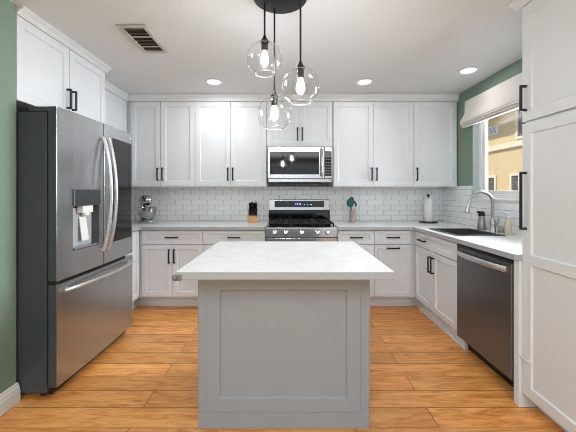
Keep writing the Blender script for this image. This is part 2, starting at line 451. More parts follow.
for k in range(6): vs.box(-0.058, -0.051, 1.06, 1.64, 3.84 + k * 0.05, 3.862 + k * 0.05)
vs.build('louvre', 'led', fv)
struct(MB().box(2.13, 40, -20, 40, -0.35, -0.2).build('ground_outside', 'ground'))

# ---------------------------------------------------------------- cabinets
TH = 0.020   # door thickness
def bar_pull(parent, x, z, length, vertical, y=-TH):
    m = MB(); w = 0.0068
    if vertical:
        m.box(x - w, x + w, y - 0.036, y - 0.026, z - length / 2, z + length / 2)
        for s in (-1, 1):
            zz = z + s * (length / 2 - 0.006); m.box(x - w, x + w, y - 0.028, y, zz - w, zz + w)
    else:
        m.box(x - length / 2, x + length / 2, y - 0.036, y - 0.026, z - w, z + w)
        for s in (-1, 1):
            xx = x + s * (length / 2 - 0.006); m.box(xx - w, xx + w, y - 0.028, y, z - w, z + w)
    return m.build('handle', 'black', parent, bevel=0.001, seg=1)
def shaker(parent, name, x0, x1, z0, z1, st=0.056, mat='white', splits=(), y=-TH):
    zs = [z0, z0 + st]
    for a, c in splits: zs += [a, c]
    zs += [z1 - st, z1]
    rec = {(1, j) for j in range(1, len(zs) - 1, 2)}
    return MB().panel([x0, x0 + st, x1 - st, x1], zs, y, y + TH - 0.001, rec).build(name, mat, parent, bevel=0.0012, seg=1)
G = 0.0024

def base_cabinet(name, label, loc, rz, w, depth, layout, group='base cabinets', toe=True, xl=0, xr=0, hollow=False, rec=0.065):
    t = thing(name, label, 'cabinet', loc, rz, group)
    if hollow:      # open-topped carcass so the sink bowl can hang in it
        q = 0.018
        m = MB().slab([-xl, q - xl, w + xr - q, w + xr], [0, q, depth - q, depth], 0.148, 0.866, lambda i, j: not (i == 1 and j == 1))
        m.box(-xl, w + xr, 0, depth, 0.13, 0.148)
    else: m = MB().box(-xl, w + xr, 0, depth, 0.13, 0.866)
    m.build('body', 'white', t, bevel=0.001, seg=1)
    if toe:
        k = MB(); ta = -xl; tb = w + xr
        k.box(ta, tb, rec, rec + 0.015, 0, 0.13); k.box(ta, tb, rec - 0.012, rec, 0, 0.03)
        k.build('toe_kick', 'white', t)
    for it in layout:
        kind, x0, x1, z0, z1, hs_ = it
        d = shaker(t, kind, x0 + G, x1 - G, z0, z1, st=0.05 if kind == 'door' else 0.042)
        for hx_, hz_, ln, vert in hs_: bar_pull(d, hx_, hz_, ln, vert)
    return t
DZ0, DZ1, RZ0, RZ1 = 0.148, 0.706, 0.714, 0.858
def dd(w, n=2, hl=0.135):
    out = [('drawer', 0, w, RZ0, RZ1, [(w / 2, 0.787, hl, False)])]
    if n == 2:
        out += [('door', 0, w / 2, DZ0, DZ1, [(w / 2 - 0.028, 0.585, 0.15, True)]),
                ('door', w / 2, w, DZ0, DZ1, [(w / 2 + 0.028, 0.585, 0.15, True)])]
    return out
FY = 3.31
def back_base(label, x0, x1, layout=None, **kw):
    return base_cabinet('base_cabinet', label, (x0, FY, 0), 0, x1 - x0, YB - 0.012 - FY, layout or dd(x1 - x0), rec=0.118, **kw)
back_base('white two-door base cabinet below the stand mixer, left end of back wall', -1.575, -0.914, xl=0.039)
back_base('white base cabinet below the knife block, directly left of the range', -0.911, -0.240)
w_ = 0.935 - 0.545
back_base('narrow white base cabinet directly right of the range, drawer over one door', 0.545, 0.935,
          [('drawer', 0, w_, RZ0, RZ1, [(w_ / 2, 0.787, 0.135, False)]),
           ('door', 0, w_, DZ0, DZ1, [(0.03, 0.585, 0.15, True)])])
w_ = 1.335 - 0.937
back_base('white base cabinet with tall pull-out front, two horizontal handles, below the outlet', 0.937, 1.335,
          [('drawer', 0, w_, RZ0, RZ1, [(w_ / 2, 0.787, 0.135, False)]),
           ('drawer', 0, w_, DZ0, DZ1, [(w_ / 2, 0.672, 0.135, False)])], xr=0.05)
# left return beyond the fridge
LX = -1.615
wl = FY - 2.80
base_cabinet('base_cabinet', 'white base cabinet on the left wall, mostly hidden behind the fridge', (LX, 2.80, 0), PI / 2, wl - 0.012, LX - XL - 0.012,
             [('door', 0.0, wl - 0.03, DZ0, RZ1, [])])
# right run: sink cabinet
RX = 1.386
wS = 3.285 - 2.458
base_cabinet('base_cabinet', 'white sink base cabinet with long false drawer beside the dishwasher', (RX, 3.285, 0), -PI / 2, wS, XR - 0.012 - RX,
             [('drawer', 0.02, wS, RZ0, RZ1, [(0.21, 0.787, 0.135, False)]),
              ('door', 0.02, wS / 2, DZ0, DZ1, [(wS / 2 - 0.028, 0.585, 0.15, True)]),
              ('door', wS / 2, wS, DZ0, DZ1, [(wS / 2 + 0.028, 0.585, 0.15, True)])], xl=0.024, hollow=True, rec=0.055)
# filler strip between dishwasher and pantry
tag(MB().box(1.368, XR - 0.02, 1.803, 1.845, 0, 0.866).build('filler_panel', 'white', bevel=0.001, seg=1),
    'narrow white filler panel between dishwasher and tall pantry cabinet', 'panel')

# corner pieces joining the toe kicks
m = MB(); m.box(1.388, 1.456, FY + 0.118, FY + 0.133, 0, 0.13).box(1.441, 1.456, 3.31, FY + 0.118, 0, 0.13)
struct(m.build('baseboard_right', 'white'))
m = MB(); m.box(-1.695, -1.616, FY + 0.118, FY + 0.133, 0, 0.13).box(-1.695, -1.680, 3.30, FY + 0.118, 0, 0.13)
struct(m.build('baseboard_corner', 'white'))
# upper cabinets on the back wall
UZ0, UZ1 = 1.336, 2.325
UY = 3.57
def upper(label, x0, x1, doors, z0=UZ0, xl=0):
    t = thing('wall_cabinet', label, 'cabinet', (x0, UY, z0), 0, 'wall cabinets')
    w = x1 - x0; h = UZ1 - z0
    MB().box(0.0005 - xl, w - 0.0005, 0, YB - UY - 0.001, 0, h + 0.012).build('body', 'white', t, bevel=0.001, seg=1)
    for a, c, hx_ in doors:
        d = shaker(t, 'door', a - x0 + G, c - x0 - G, 0.012, h)
        hl = 0.15
        if hx_ is not None: bar_pull(d, hx_ - x0, 0.012 + 0.06 + hl / 2, hl, True)
    return t
upper('white two-door wall cabinet above the stand mixer, left end of back wall', -1.853, -1.079, [(-1.828, -1.478, -1.506), (-1.478, -1.079, -1.449)], xl=0.034)
upper('white two-door wall cabinet above the knife block, left of the microwave', -1.077, -0.243, [(-1.077, -0.662, -0.690), (-0.662, -0.243, -0.634)])
upper('short white two-door wall cabinet directly above the microwave', -0.240, 0.525, [(-0.240, 0.142, 0.114), (0.142, 0.525, 0.170)], 1.800)
upper('white two-door wall cabinet right of the microwave above the utensil crock', 0.528, 1.471, [(0.535, 1.005, 0.977), (1.005, 1.471, 1.033)])
upper('white single-door wall cabinet in the right corner above the paper towels', 1.473, 1.985, [(1.473, 1.965, 1.502)])
# left-wall return cabinet
t = thing('wall_cabinet', 'white wall cabinet on the left wall, partly hidden behind the fridge top', 'cabinet', (-1.888, 2.778, UZ0), PI / 2, 'wall cabinets')
wq = UY - 2.778 - 0.002
MB().box(0, wq, 0, -1.888 - XL - 0.012, 0, UZ1 - UZ0 + 0.012).build('body', 'white', t, bevel=0.001, seg=1)
shaker(t, 'door', 0.01, wq - 0.024, 0.012, UZ1 - UZ0)
# cabinet above the fridge
FX = -1.675; TZ = 2.358
t = thing('fridge_cabinet', 'white two-door cabinet mounted above the refrigerator', 'cabinet', (FX, 1.862, 1.838), PI / 2, 'wall cabinets')
wf = 2.772 - 1.862
MB().box(0, wf, 0, FX - XL - 0.002, 0, TZ - 1.838 + 0.012).build('body', 'white', t, bevel=0.001, seg=1)
for a, c, hx_ in ((0.0, wf / 2, wf / 2 - 0.028), (wf / 2, wf, wf / 2 + 0.028)):
    d = shaker(t, 'door', a + G, c - G, 0.0, TZ - 1.838)
    bar_pull(d, hx_, 0.135, 0.15, True)

# crown mouldings (local profile: out = towards the room)
def crown_prof(p=0.05, z0=UZ1 + 0.004):
    z1 = H - 0.001; k = (z1 - z0) / 0.08
    return [(0.012, z0), (-0.006, z0), (-0.010, z0 + 0.012 * k), (-0.014, z0 + 0.016 * k), (-p * 0.45, z0 + 0.035 * k), (-p * 0.85, z0 + 0.052 * k),
            (-p, z0 + 0.056 * k), (-p, z1), (0.012, z1)]
def crown(name, loc, rz, w, p=0.05, z0=UZ1 + 0.004):
    o = MB().prism(crown_prof(p, z0), 0, 0, w)
    o = o.build(name, 'white'); o.location = loc; o.rotation_euler = (0, 0, rz)
    return struct(o)
crown('trim_1', (-1.86, UY - TH, 0), 0, 1.985 + 1.86, 0.03)
crown('trim_2', (-1.888 + TH, 2.775, 0), PI / 2, UY - 2.775 - 0.01, 0.03)
crown('trim_3', (FX + TH, 1.859, 0), PI / 2, 2.79 - 1.859, 0.045, TZ + 0.004)

# pantry on the right
PX, PY = 1.405, 1.800
t = thing('pantry_cabinet', 'tall white pantry cabinet at the right edge with long black handle', 'cabinet', (PX, PY, 0), -PI / 2)
wp = 0.62
MB().box(0, wp, 0, XR - PX - 0.002, 0.085, TZ + 0.012).build('body', 'white', t, bevel=0.001, seg=1)
kk = MB().box(0.0, wp, 0.07, 0.085, 0, 0.085)
kk.build('toe_kick', 'white', t)
d = shaker(t, 'door', 0.0, wp - G, 0.088, 1.672, st=0.062, splits=[(0.853, 0.911)])
bar_pull(d, 0.030, 1.222, 0.335, True)
d = shaker(t, 'door', 0.0, wp - G, 1.684, TZ, st=0.062)
bar_pull(d, 0.030, 1.817, 0.15, True)
crown('trim_4', (PX - TH, PY + 0.045, 0), -PI / 2, wp + 0.045, 0.05, TZ + 0.004)
sl = thing('safety_latch', 'white strap child safety latch low on the pantry door', 'latch', (PX - TH, 1.80, 0.3))
MB().box(-0.006, 0.008, 0.008, 0.034, -0.012, 0.018).build('pad', 'dwhite', sl, bevel=0.002)
MB().box(-0.006, 0.0, -0.075, -0.045, -0.012, 0.016).build('pad', 'dwhite', sl, bevel=0.002)
MB().tube([(-0.008, 0.02, 0.004), (-0.014, -0.005, 0.006), (-0.014, -0.03, 0.004), (-0.007, -0.06, 0.002)], 0.006, 8, 0.4).build('strap', 'dwhite', sl, smooth=True)

# ---------------------------------------------------------------- countertops
CT0, CT1 = 0.868, 0.905
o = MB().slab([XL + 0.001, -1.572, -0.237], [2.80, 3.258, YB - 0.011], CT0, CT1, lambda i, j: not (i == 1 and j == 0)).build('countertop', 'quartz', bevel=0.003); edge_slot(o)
tag(o, 'white quartz countertop along the back wall left of the range', 'countertop', 'quartz countertops')
SX0, SX1, SY0, SY1 = 1.435, 1.815, 2.58, 3.05
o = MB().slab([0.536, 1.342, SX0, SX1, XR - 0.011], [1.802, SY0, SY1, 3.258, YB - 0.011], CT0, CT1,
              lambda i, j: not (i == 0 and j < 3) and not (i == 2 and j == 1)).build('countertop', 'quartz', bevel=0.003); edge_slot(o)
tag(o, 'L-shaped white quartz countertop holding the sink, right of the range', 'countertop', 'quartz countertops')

# ---------------------------------------------------------------- island
IX0, IX1, IY0, IY1 = -0.516, 0.494, 1.402, 2.277
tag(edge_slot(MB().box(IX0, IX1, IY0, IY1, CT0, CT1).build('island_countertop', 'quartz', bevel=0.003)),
    'white quartz island top overhanging the grey island', 'countertop')
t = thing('kitchen_island', 'grey painted kitchen island with framed end panel under white top', 'island', (-0.481, 1.645, 0))
iw, idp = 0.922, 0.585
MB().box(0, iw, 0, idp, 0, 0.866).build('body', 'island', t, bevel=0.002)
MB().panel([0.045, 0.116, 0.802, 0.872], [0.093, 0.165, 0.748, 0.864], -0.012, 0.0, {(1, 1)}, dep=0.010, slope=0.008).build('end_panel', 'island', t, bevel=0.0015, seg=1)
MB().box(0.0, iw, -0.006, 0.0, 0.0, 0.088).build('base_rail', 'island', t, bevel=0.002)
for s in (0, 1):
    m = MB().panel([0.03, 0.09, idp - 0.09, idp - 0.03], [0.10, 0.165, 0.79, 0.86], -0.012, 0.0, {(1, 1)})
    o = m.build('side_panel', 'island', t, bevel=0.0015, seg=1)
    if s == 0: o.rotation_euler = (0, 0, -PI / 2); o.location = (0, idp, 0)
    else: o.rotation_euler = (0, 0, PI / 2); o.location = (iw, 0, 0)
# corner guards stuck under the near corners of the island top
def guard(label, x, sx):
    m = MB()
    m.box(-0.004, 0.030, -0.004, 0.0, -0.024, 0.004).box(-0.004, 0.0, 0.0, 0.030, -0.024, 0.004).sphere((0.0, 0.0, -0.010), 0.0145, n=14)
    o = m.build('corner_guard', 'guard', bevel=0.001, smooth=True)
    o.location = (x, IY0 - 0.001, 0.888); o.scale = (sx, 1, 1)
    return tag(o, label, 'corner guard', 'island corner guards')
guard('grey rubber corner guard on the left near corner of the island top', IX0 - 0.001, 1)

# ---------------------------------------------------------------- refrigerator
fr = thing('refrigerator', 'stainless french-door refrigerator with water dispenser beside the green wall', 'refrigerator', (-1.479, 1.87, 0), PI / 2)
fw_ = 0.917
MB().box(0.002, fw_ - 0.002, 0, 0.70, 0.035, 1.767).build('case', 'fridgeside', fr, bevel=0.004)
MB().box(0.03, fw_ - 0.03, -0.012, 0.02, 0.012, 0.075).build('toe_grille', 'blackplastic', fr)
for x in (0.05, fw_ - 0.05):
    for y in (0.05, 0.64): MB().cyl((x, y, 0), (x, y, 0.036), 0.02, 14).build('foot', 'rubber', fr)
MB().box(0.03, fw_ - 0.03, -0.008, 0.0, 0.07, 1.765).build('gasket', 'rubber', fr)
bul = lambda x: -0.014 * (1 - ((x - fw_ / 2) / (fw_ / 2)) ** 2)
def lin(a, c, n): return [a + (c - a) * k / n for k in range(n + 1)]
YF, YK = -0.063, -0.010
ZD0, ZD1 = 0.722, 1.800
# left door with dispenser opening
cx0, cx1, cz0, cz1 = 0.135, 0.405, 0.885, 1.180
xs = lin(0.0, cx0, 4) + [cx1] + lin(cx1, 0.4555, 2)[1:]
ld = MB().panel(xs, [ZD0, cz0, cz1, ZD1], YF, YK, {(4, 1)}, dep=0.058, slope=0.012, f=bul).build('door', 'fridge', fr, bevel=0.004, label='stainless fridge door with water dispenser')
c = MB(); c.box(cx0 + 0.016, cx1 - 0.016, YF + 0.036, YF + 0.041, cz0 + 0.016, cz1 - 0.016)
c.build('dispenser_back', 'silverplastic', ld)
MB().box(cx0 - 0.004, cx1 + 0.004, YF - 0.020, YF + 0.02, cz1, cz1 + 0.112).build('dispenser_display', 'gunmetal', ld, bevel=0.003)
MB().box(cx0 + 0.01, cx1 - 0.01, YF - 0.012, YF + 0.034, cz0 + 0.004, cz0 + 0.016).build('drip_tray', 'steel', ld, bevel=0.002)
n_ = MB(); n_.box(0.225, 0.335, YF - 0.012, YF + 0.03, cz1 - 0.05, cz1 - 0.002); n_.cyl((0.28, YF + 0.005, cz1 - 0.07), (0.28, YF + 0.005, cz1 - 0.048), 0.022)
n_.build('nozzle', 'dwhite', ld, bevel=0.003)
MB().prism([(YF + 0.005, cz0 + 0.05), (YF + 0.012, cz0 + 0.05), (YF + 0.034, cz1 - 0.08), (YF + 0.027, cz1 - 0.08)], 0, 0.245, 0.315).build('paddle', 'dwhite', ld, bevel=0.002)
side_slot(ld, 'fridgeside')
# right door with dark glass
rd = MB().panel(lin(0.4615, fw_, 6), [ZD0, ZD1], YF, YK, set(), f=bul).build('door', 'fridge', fr, bevel=0.004, label='stainless fridge door with black glass panel')
side_slot(rd, 'fridgeside')
gx = lin(0.575, 0.893, 5)
MB().panel(gx, [0.873, 1.707], YF - 0.0015, YF + 0.004, set(), f=bul).build('glass_panel', 'blackgloss', rd)
lg = MB(); lg.lathe([(0.011, 0), (0.011, 0.0015)], (0.87, YF + bul(0.87) - 0.0005, 1.752), 20, (0, -1, 0))
lg.build('emblem', 'dwhite', rd)
def door_handle(parent, x):
    pts = []; 
    for k in range(25):
        u = k / 24; z = 0.832 + u * 0.855
        pts.append((x, YF + bul(x) - 0.014 - 0.062 * (1 - (2 * u - 1) ** 2) ** 0.8, z))
    m = MB().tube(pts, 0.013, 12, 1.0)
    for z in (0.842, 1.677): m.cyl((x, YF + bul(x) + 0.002, z), (x, YF + bul(x) - 0.022, z), 0.012, 12)
    m.build('handle', 'handle', parent, smooth=True, label='bright curved steel handle')
door_handle(ld, 0.425); door_handle(rd, 0.492)
# freezer drawer
fz = MB().panel(lin(0, fw_, 12), [0.07, 0.700], YF, YK, set(), f=bul).build('freezer_drawer', 'fridge', fr, bevel=0.004)
side_slot(fz, 'fridgeside')
pts = []
for k in range(25):
    u = k / 24; x = 0.045 + u * (fw_ - 0.09)
    pts.append((x, YF + bul(x) - 0.012 - 0.05 * (1 - (2 * u - 1) ** 2) ** 0.7, 0.655))
m = MB().tube(pts, 0.014, 12, 1.0)
for k in (1, -2): m.cyl((pts[k][0], YF + bul(pts[k][0]) + 0.002, 0.655), (pts[k][0], pts[k][1], 0.655), 0.012, 12)
m.build('handle', 'handle', fz, smooth=True, label='bright curved steel handle')
for x in (0.0, fw_ - 0.07): MB().box(x + 0.004, x + 0.066, -0.05, 0.11, 1.768, 1.800).build('hinge_cover', 'fridgeside', fr, bevel=0.004)
MB().box(0.0, 0.05, -0.055, -0.008, 0.703, 0.719).build('hinge', 'blackplastic', fr)

# ---------------------------------------------------------------- range
rg = thing('gas_range', 'stainless gas range with black cooktop between the back base cabinets', 'range', (-0.234, 3.262, 0))
rw = 0.766
MB().box(0, rw, 0.0, 0.64, 0.10, 0.880).build('body', 'darksteel', rg, bevel=0.003)
MB().box(0.03, rw - 0.03, 0.05, 0.6, 0, 0.10).build('base', 'blackplastic', rg)
MB().prism([(-0.022, 0.795), (0.0, 0.795), (0.0, 0.899), (-0.012, 0.899), (-0.019, 0.893)], 0, 0, rw).build('control_panel', 'steel', rg, bevel=0.003)
od = MB().box(0.004, rw - 0.004, -0.035, -0.001, 0.27, 0.788).build('oven_door', 'steel', rg, bevel=0.004)
MB().box(0.10, rw - 0.10, -0.037, -0.034, 0.36, 0.66).build('window', 'blackgloss', od)
m = MB().cyl((0.06, -0.075, 0.735), (rw - 0.06, -0.075, 0.735), 0.012, 16)
for x in (0.09, rw - 0.09): m.cyl((x, -0.035, 0.735), (x, -0.075, 0.735), 0.009, 12)
m.build('handle', 'steel', od, smooth=True)
MB().box(0.004, rw - 0.004, -0.03, -0.001, 0.11, 0.262).build('drawer', 'steel', rg, bevel=0.004)
MB().box(0.0, rw, -0.005, 0.60, 0.880, 0.902).build('cooktop', 'blackgloss', rg, bevel=0.003)
for px in (274.6, 285.6, 301.6, 317.3, 327.6):
    x = (px - 287.5) * 3.24 / 305 + 0.234
    k = MB(); ax = (0, -0.98, 0.2)
    k.lathe([(0.026, 0), (0.026, 0.008), (0.021, 0.012), (0.019, 0.034), (0.016, 0.037), (0, 0.037)], (x, -0.018, 0.845), 24, ax)
    k = k.build('knob', 'chrome', rg, smooth=True)
    MB().box(x - 0.002, x + 0.002, -0.058, -0.052, 0.848, 0.872).build('pointer', 'blackplastic', k)
# burners and grates
for x, y, r in ((0.16, 0.16, 0.05), (0.60, 0.16, 0.055), (0.16, 0.45, 0.04), (0.60, 0.45, 0.045), (0.383, 0.30, 0.05)):
    m = MB().lathe([(r, 0.0), (r, 0.008), (r * 0.75, 0.012), (r * 0.75, 0.02), (r * 0.7, 0.022), (0, 0.022)], (x, y, 0.9015), 24)
    m.build('burner', 'iron', rg, smooth=True)
for x0, x1 in ((0.03, 0.268), (0.274, 0.492), (0.498, 0.736)):
    m = MB(); z0, z1 = 0.928, 0.942; w = 0.006
    for y in (0.03, 0.30, 0.57): m.box(x0, x1, y - w, y + w, z0, z1)
    for x in (x0 + w, x1 - w): m.box(x - w, x + w, 0.03, 0.57, z0, z1)
    xm = (x0 + x1) / 2
    m.box(xm - w, xm + w, 0.03, 0.57, z0, z1)
    for y in (0.10, 0.16, 0.23, 0.38, 0.45, 0.52): m.box(x0 + 0.02, x0 + 0.085, y - 0.004, y + 0.004, z0, z1); m.box(x1 - 0.085, x1 - 0.02, y - 0.004, y + 0.004, z0, z1)
    for x in (x0 + w, x1 - w):
        for y in (0.03, 0.30, 0.57): m.box(x - w, x + w, y - w, y + w, 0.902, z0)
    m.build('grate', 'iron', rg, bevel=0.0015, seg=1)
MB().box(0.0, rw, 0.575, 0.640, 0.880, 1.065).build('riser', 'blackgloss', rg, bevel=0.002)
bg = MB().prism([(0.560, 1.050), (0.640, 1.050), (0.640, 1.182), (0.570, 1.182), (0.563, 1.175)], 0, 0.0, rw).build('backguard', 'steel', rg, bevel=0.004)
R_ = math.atan2(0.015, 0.125)
pp = lambda z, o=0: 0.560 + (z - 1.050) * 0.024 - o
MB().prism([(pp(1.085, .002), 1.085), (pp(1.085) + .004, 1.085), (pp(1.163) + .004, 1.163), (pp(1.163, .002), 1.163)], 0, 0.072, rw - 0.072).build('display_glass', 'blackgloss', bg)
for x, w in ((0.335, 0.012), (0.352, 0.012), (0.376, 0.012), (0.393, 0.012), (0.44, 0.02), (0.48, 0.02), (0.52, 0.03)):
    zc = 1.128 if w < 0.015 else 1.118
    h = 0.011 if w < 0.015 else 0.005
    MB().prism([(pp(zc - h, .0032), zc - h), (pp(zc - h, .002), zc - h), (pp(zc + h, .002), zc + h), (pp(zc + h, .0032), zc + h)], 0, x, x + w * 0.7).build('readout_digit', 'display', bg)

# ---------------------------------------------------------------- microwave
mw = thing('microwave', 'stainless over-the-range microwave with black glass door', 'microwave', (-0.228, 3.505, 1.384))
mwid, mh = 0.742, 0.412
MB().box(0, mwid, 0.0, 0.39, 0.0, mh).build('case', 'darksteel', mw, bevel=0.003)
dd_ = MB().box(0.0, mwid - 0.095, -0.03, -0.001, 0.045, mh).build('door', 'steel', mw, bevel=0.004)
MB().box(0.028, mwid - 0.155, -0.0325, -0.029, 0.092, mh - 0.062).build('window', 'blackgloss', dd_)
m = MB().tube([(mwid - 0.125, -0.04 - 0.022 * (1 - (2 * k / 16 - 1) ** 2) ** 0.5, 0.075 + k / 16 * (mh - 0.10)) for k in range(17)], 0.013, 12, 1.2)
for z in (0.085, mh - 0.036): m.cyl((mwid - 0.125, -0.028, z), (mwid - 0.125, -0.045, z), 0.009, 12)
m.build('handle', 'steel', dd_, smooth=True)
cp = MB().box(mwid - 0.093, mwid, -0.03, -0.001, 0.045, mh).build('control_panel', 'steel', mw, bevel=0.004)
MB().box(mwid - 0.088, mwid - 0.012, -0.032, -0.029, 0.075, mh - 0.055).build('touch_panel', 'blackgloss', cp)
for r in range(7):
    for c_ in range(3):
        x = mwid - 0.080 + c_ * 0.022; z = 0.095 + r * 0.032
        MB().box(x, x + 0.014, -0.0328, -0.0318, z, z + 0.010).build('key', 'led', cp)
MB().box(0.01, mwid - 0.01, -0.022, -0.001, 0.004, 0.041).build('vent_grille', 'steel', mw, bevel=0.004)
MB().box(0.12, mwid - 0.12, 0.05, 0.33, -0.012, -0.0005).build('grease_filter', 'blackplastic', mw, bevel=0.002)

# ---------------------------------------------------------------- dishwasher
dw = thing('dishwasher', 'dark stainless dishwasher with bar handle under the right countertop', 'dishwasher', (RX, 2.452, 0), -PI / 2)
dwid = 0.602
MB().box(0, dwid, 0.0, 0.57, 0.125, 0.855).build('tub', 'blackplastic', dw)
dd_ = MB().box(0.003, dwid - 0.003, -0.026, -0.001, 0.125, 0.838).build('door', 'darksteel', dw, bevel=0.004)
MB().box(0.006, dwid - 0.006, -0.024, -0.002, 0.8385, 0.856).build('control_strip', 'blackplastic', dd_)
pts = []
for k in range(21):
    u = k / 20; pts.append((0.03 + u * (dwid - 0.06), -0.034 - 0.030 * (1 - (2 * u - 1) ** 4), 0.795))
m = MB().tube(pts, 0.019, 12, 0.5)
for k in (1, -2): m.cyl((pts[k][0], -0.025, 0.795), (pts[k][0], pts[k][1], 0.795), 0.011, 12)
m.build('handle', 'handle', dd_, smooth=True, label='brighter steel bar handle')
MB().box(0.01, dwid - 0.01, 0.085, 0.50, 0.0, 0.124).build('toe_panel', 'blackplastic', dw)

# ---------------------------------------------------------------- sink and what stands around it
sk = thing('kitchen_sink', 'dark grey composite drop-in sink basin in the right countertop', 'sink', ((SX0 + SX1) / 2, (SY0 + SY1) / 2, 0.655))
ax_, ay_ = (SX1 - SX0) / 2 - 0.0015, (SY1 - SY0) / 2 - 0.0015
m = MB(); th = 0.012; hh = CT1 + 0.005 - 0.655
m.slab([-ax_, -ax_ + th, ax_ - th, ax_], [-ay_, -ay_ + th, ay_ - th, ay_], th, hh, lambda i, j: not (i == 1 and j == 1))
m.box(-ax_, ax_, -ay_, ay_, 0, th)
m.build('basin', 'sink', sk)
m = MB().slab([-ax_ - 0.02, -ax_ + th, ax_ - th, ax_ + 0.02], [-ay_ - 0.02, -ay_ + th, ay_ - th, ay_ + 0.02], CT1 + 0.001 - 0.655, hh + 0.001, lambda i, j: not (i == 1 and j == 1))
m.build('rim', 'sink', sk, bevel=0.002)
MB().lathe([(0.045, 0), (0.045, 0.004), (0.03, 0.002), (0, 0.002)], (0.05, 0, th), 24).build('drain', 'nickel', sk, smooth=True)

fc = thing('kitchen_faucet', 'brushed nickel gooseneck faucet with pull-down spray head at the sink', 'faucet', (1.885, 2.80, CT1))
m = MB().lathe([(0.029, 0), (0.029, 0.006), (0.024, 0.012), (0.024, 0.10), (0.020, 0.115), (0.016, 0.125)], (0, 0, 0), 28).build('base', 'nickel', fc, smooth=True)
pts = [(0, 0, 0.12), (0, 0, 0.20), (0, 0, 0.265)]
for k in range(1, 15):
    a = PI * k / 15 * 0.98; pts.append((-0.107 + 0.107 * math.cos(a), 0, 0.265 + 0.105 * math.sin(a)))
pts += [(-0.224, 0, 0.25)]
MB().tube(pts, 0.0125, 14).build('spout', 'nickel', fc, smooth=True)
MB().lathe([(0.013, 0.0), (0.015, 0.02), (0.021, 0.07), (0.021, 0.085), (0, 0.085)], (-0.222, 0, 0.262), 20, (-0.22, 0, -1)).build('spray_head', 'nickel', fc, smooth=True)
m = MB().tube([(0, -0.02, 0.07), (0, -0.055, 0.072)], 0.012, 12); m.tube([(0, -0.052, 0.07), (0.004, -0.062, 0.105), (0.01, -0.066, 0.145)], [0.008, 0.007, 0.006], 10)
m.build('lever', 'nickel', fc, smooth=True)

sd = thing('soap_pump', 'dark metal flared soap pump bottle behind the sink', 'soap dispenser', (1.90, 2.985, CT1))
MB().lathe([(0.040, 0), (0.042, 0.008), (0.034, 0.06), (0.029, 0.11), (0.029, 0.135), (0, 0.135)], (0, 0, 0), 28).build('bottle', 'nickel', sd, smooth=True)
m = MB().lathe([(0.030, 0.136), (0.031, 0.15), (0.024, 0.178), (0.012, 0.182), (0, 0.182)], (0, 0, 0), 24); m.tube([(0, 0, 0.172), (-0.03, 0, 0.178), (-0.045, 0, 0.168)], 0.008, 10)
m.build('pump', 'blackplastic', sd, smooth=True)

ag = MB().lathe([(0.022, 0), (0.022, 0.05), (0.019, 0.06), (0.0, 0.062)], (0, 0, 0), 24).build('air_gap_cap', 'nickel', smooth=True)
ag.location = (1.935, 2.765, CT1); tag(ag, 'small cylindrical nickel air gap cap beside the faucet', 'air gap')

sb_ = thing('soap_bottle', 'pale amber dish soap bottle with white pump beside the pantry', 'soap bottle', (1.895, 2.62, CT1))
MB().lathe([(0.023, 0), (0.026, 0.006), (0.027, 0.10), (0.023, 0.125), (0.013, 0.14), (0.013, 0.15), (0, 0.15)], (0, 0, 0), 28).build('bottle', 'soap', sb_, smooth=True)
m = MB().lathe([(0.015, 0.1505), (0.015, 0.165), (0.006, 0.168), (0.006, 0.19), (0, 0.19)], (0, 0, 0), 18); m.tube([(0.008, 0, 0.19), (-0.03, 0, 0.192), (-0.036, 0, 0.184)], 0.006, 8)
m.build('pump', 'dwhite', sb_, smooth=True)

# ---------------------------------------------------------------- on the back counter
mx = thing('stand_mixer', 'chrome stand mixer with steel bowl on the left back counter', 'stand mixer', (-1.711, 3.685, CT1), math.radians(36))
mx.scale = (0.97, 0.97, 0.97)
# mixer local: head points to -y
m = MB().prism([(-0.075, -0.14), (0.075, -0.14), (0.095, -0.08), (0.085, 0.06), (0.06, 0.13), (-0.06, 0.13), (-0.085, 0.06), (-0.095, -0.08)], 2, 0, 0.028)
m.build('base', 'mixer', mx, bevel=0.008, seg=3, smooth=True)
m = MB().tube([(0, 0.085, 0.02), (0, 0.09, 0.12), (0, 0.085, 0.20), (0, 0.07, 0.25)], [0.06, 0.045, 0.045, 0.055], 20, 0.9); m.build('column', 'mixer', mx, smooth=True)
m = MB().tube([(0, 0.155, 0.275), (0, 0.145, 0.278), (0, 0.09, 0.285), (0, 0.0, 0.283), (0, -0.08, 0.277), (0, -0.125, 0.272), (0, -0.14, 0.27)],
              [0.02, 0.05, 0.066, 0.066, 0.058, 0.048, 0.02], 24, 0.95)
hd = m.build('motor_head', 'mixer', mx, smooth=True)
MB().lathe([(0.068, -0.01), (0.069, 0), (0.068, 0.01)], (0, 0.02, 0.283), 28, (0, -1, 0.05)).build('band', 'nickel', hd, smooth=True)
MB().cyl((0.055, 0.05, 0.285), (0.075, 0.05, 0.285), 0.012, 14).build('knob', 'blackplastic', hd)
MB().cyl((0, -0.075, 0.17), (0, -0.075, 0.235), 0.022, 18).build('beater_shaft', 'nickel', mx)
m = MB().lathe([(0.045, 0.0), (0.045, 0.012), (0.07, 0.022), (0.098, 0.07), (0.108, 0.12), (0.110, 0.165), (0.113, 0.167), (0.107, 0.166), (0.104, 0.12), (0.093, 0.07), (0.06, 0.028), (0, 0.026)], (0, -0.075, 0.03), 36)
bw_ = m.build('bowl', 'mixer', mx, smooth=True)

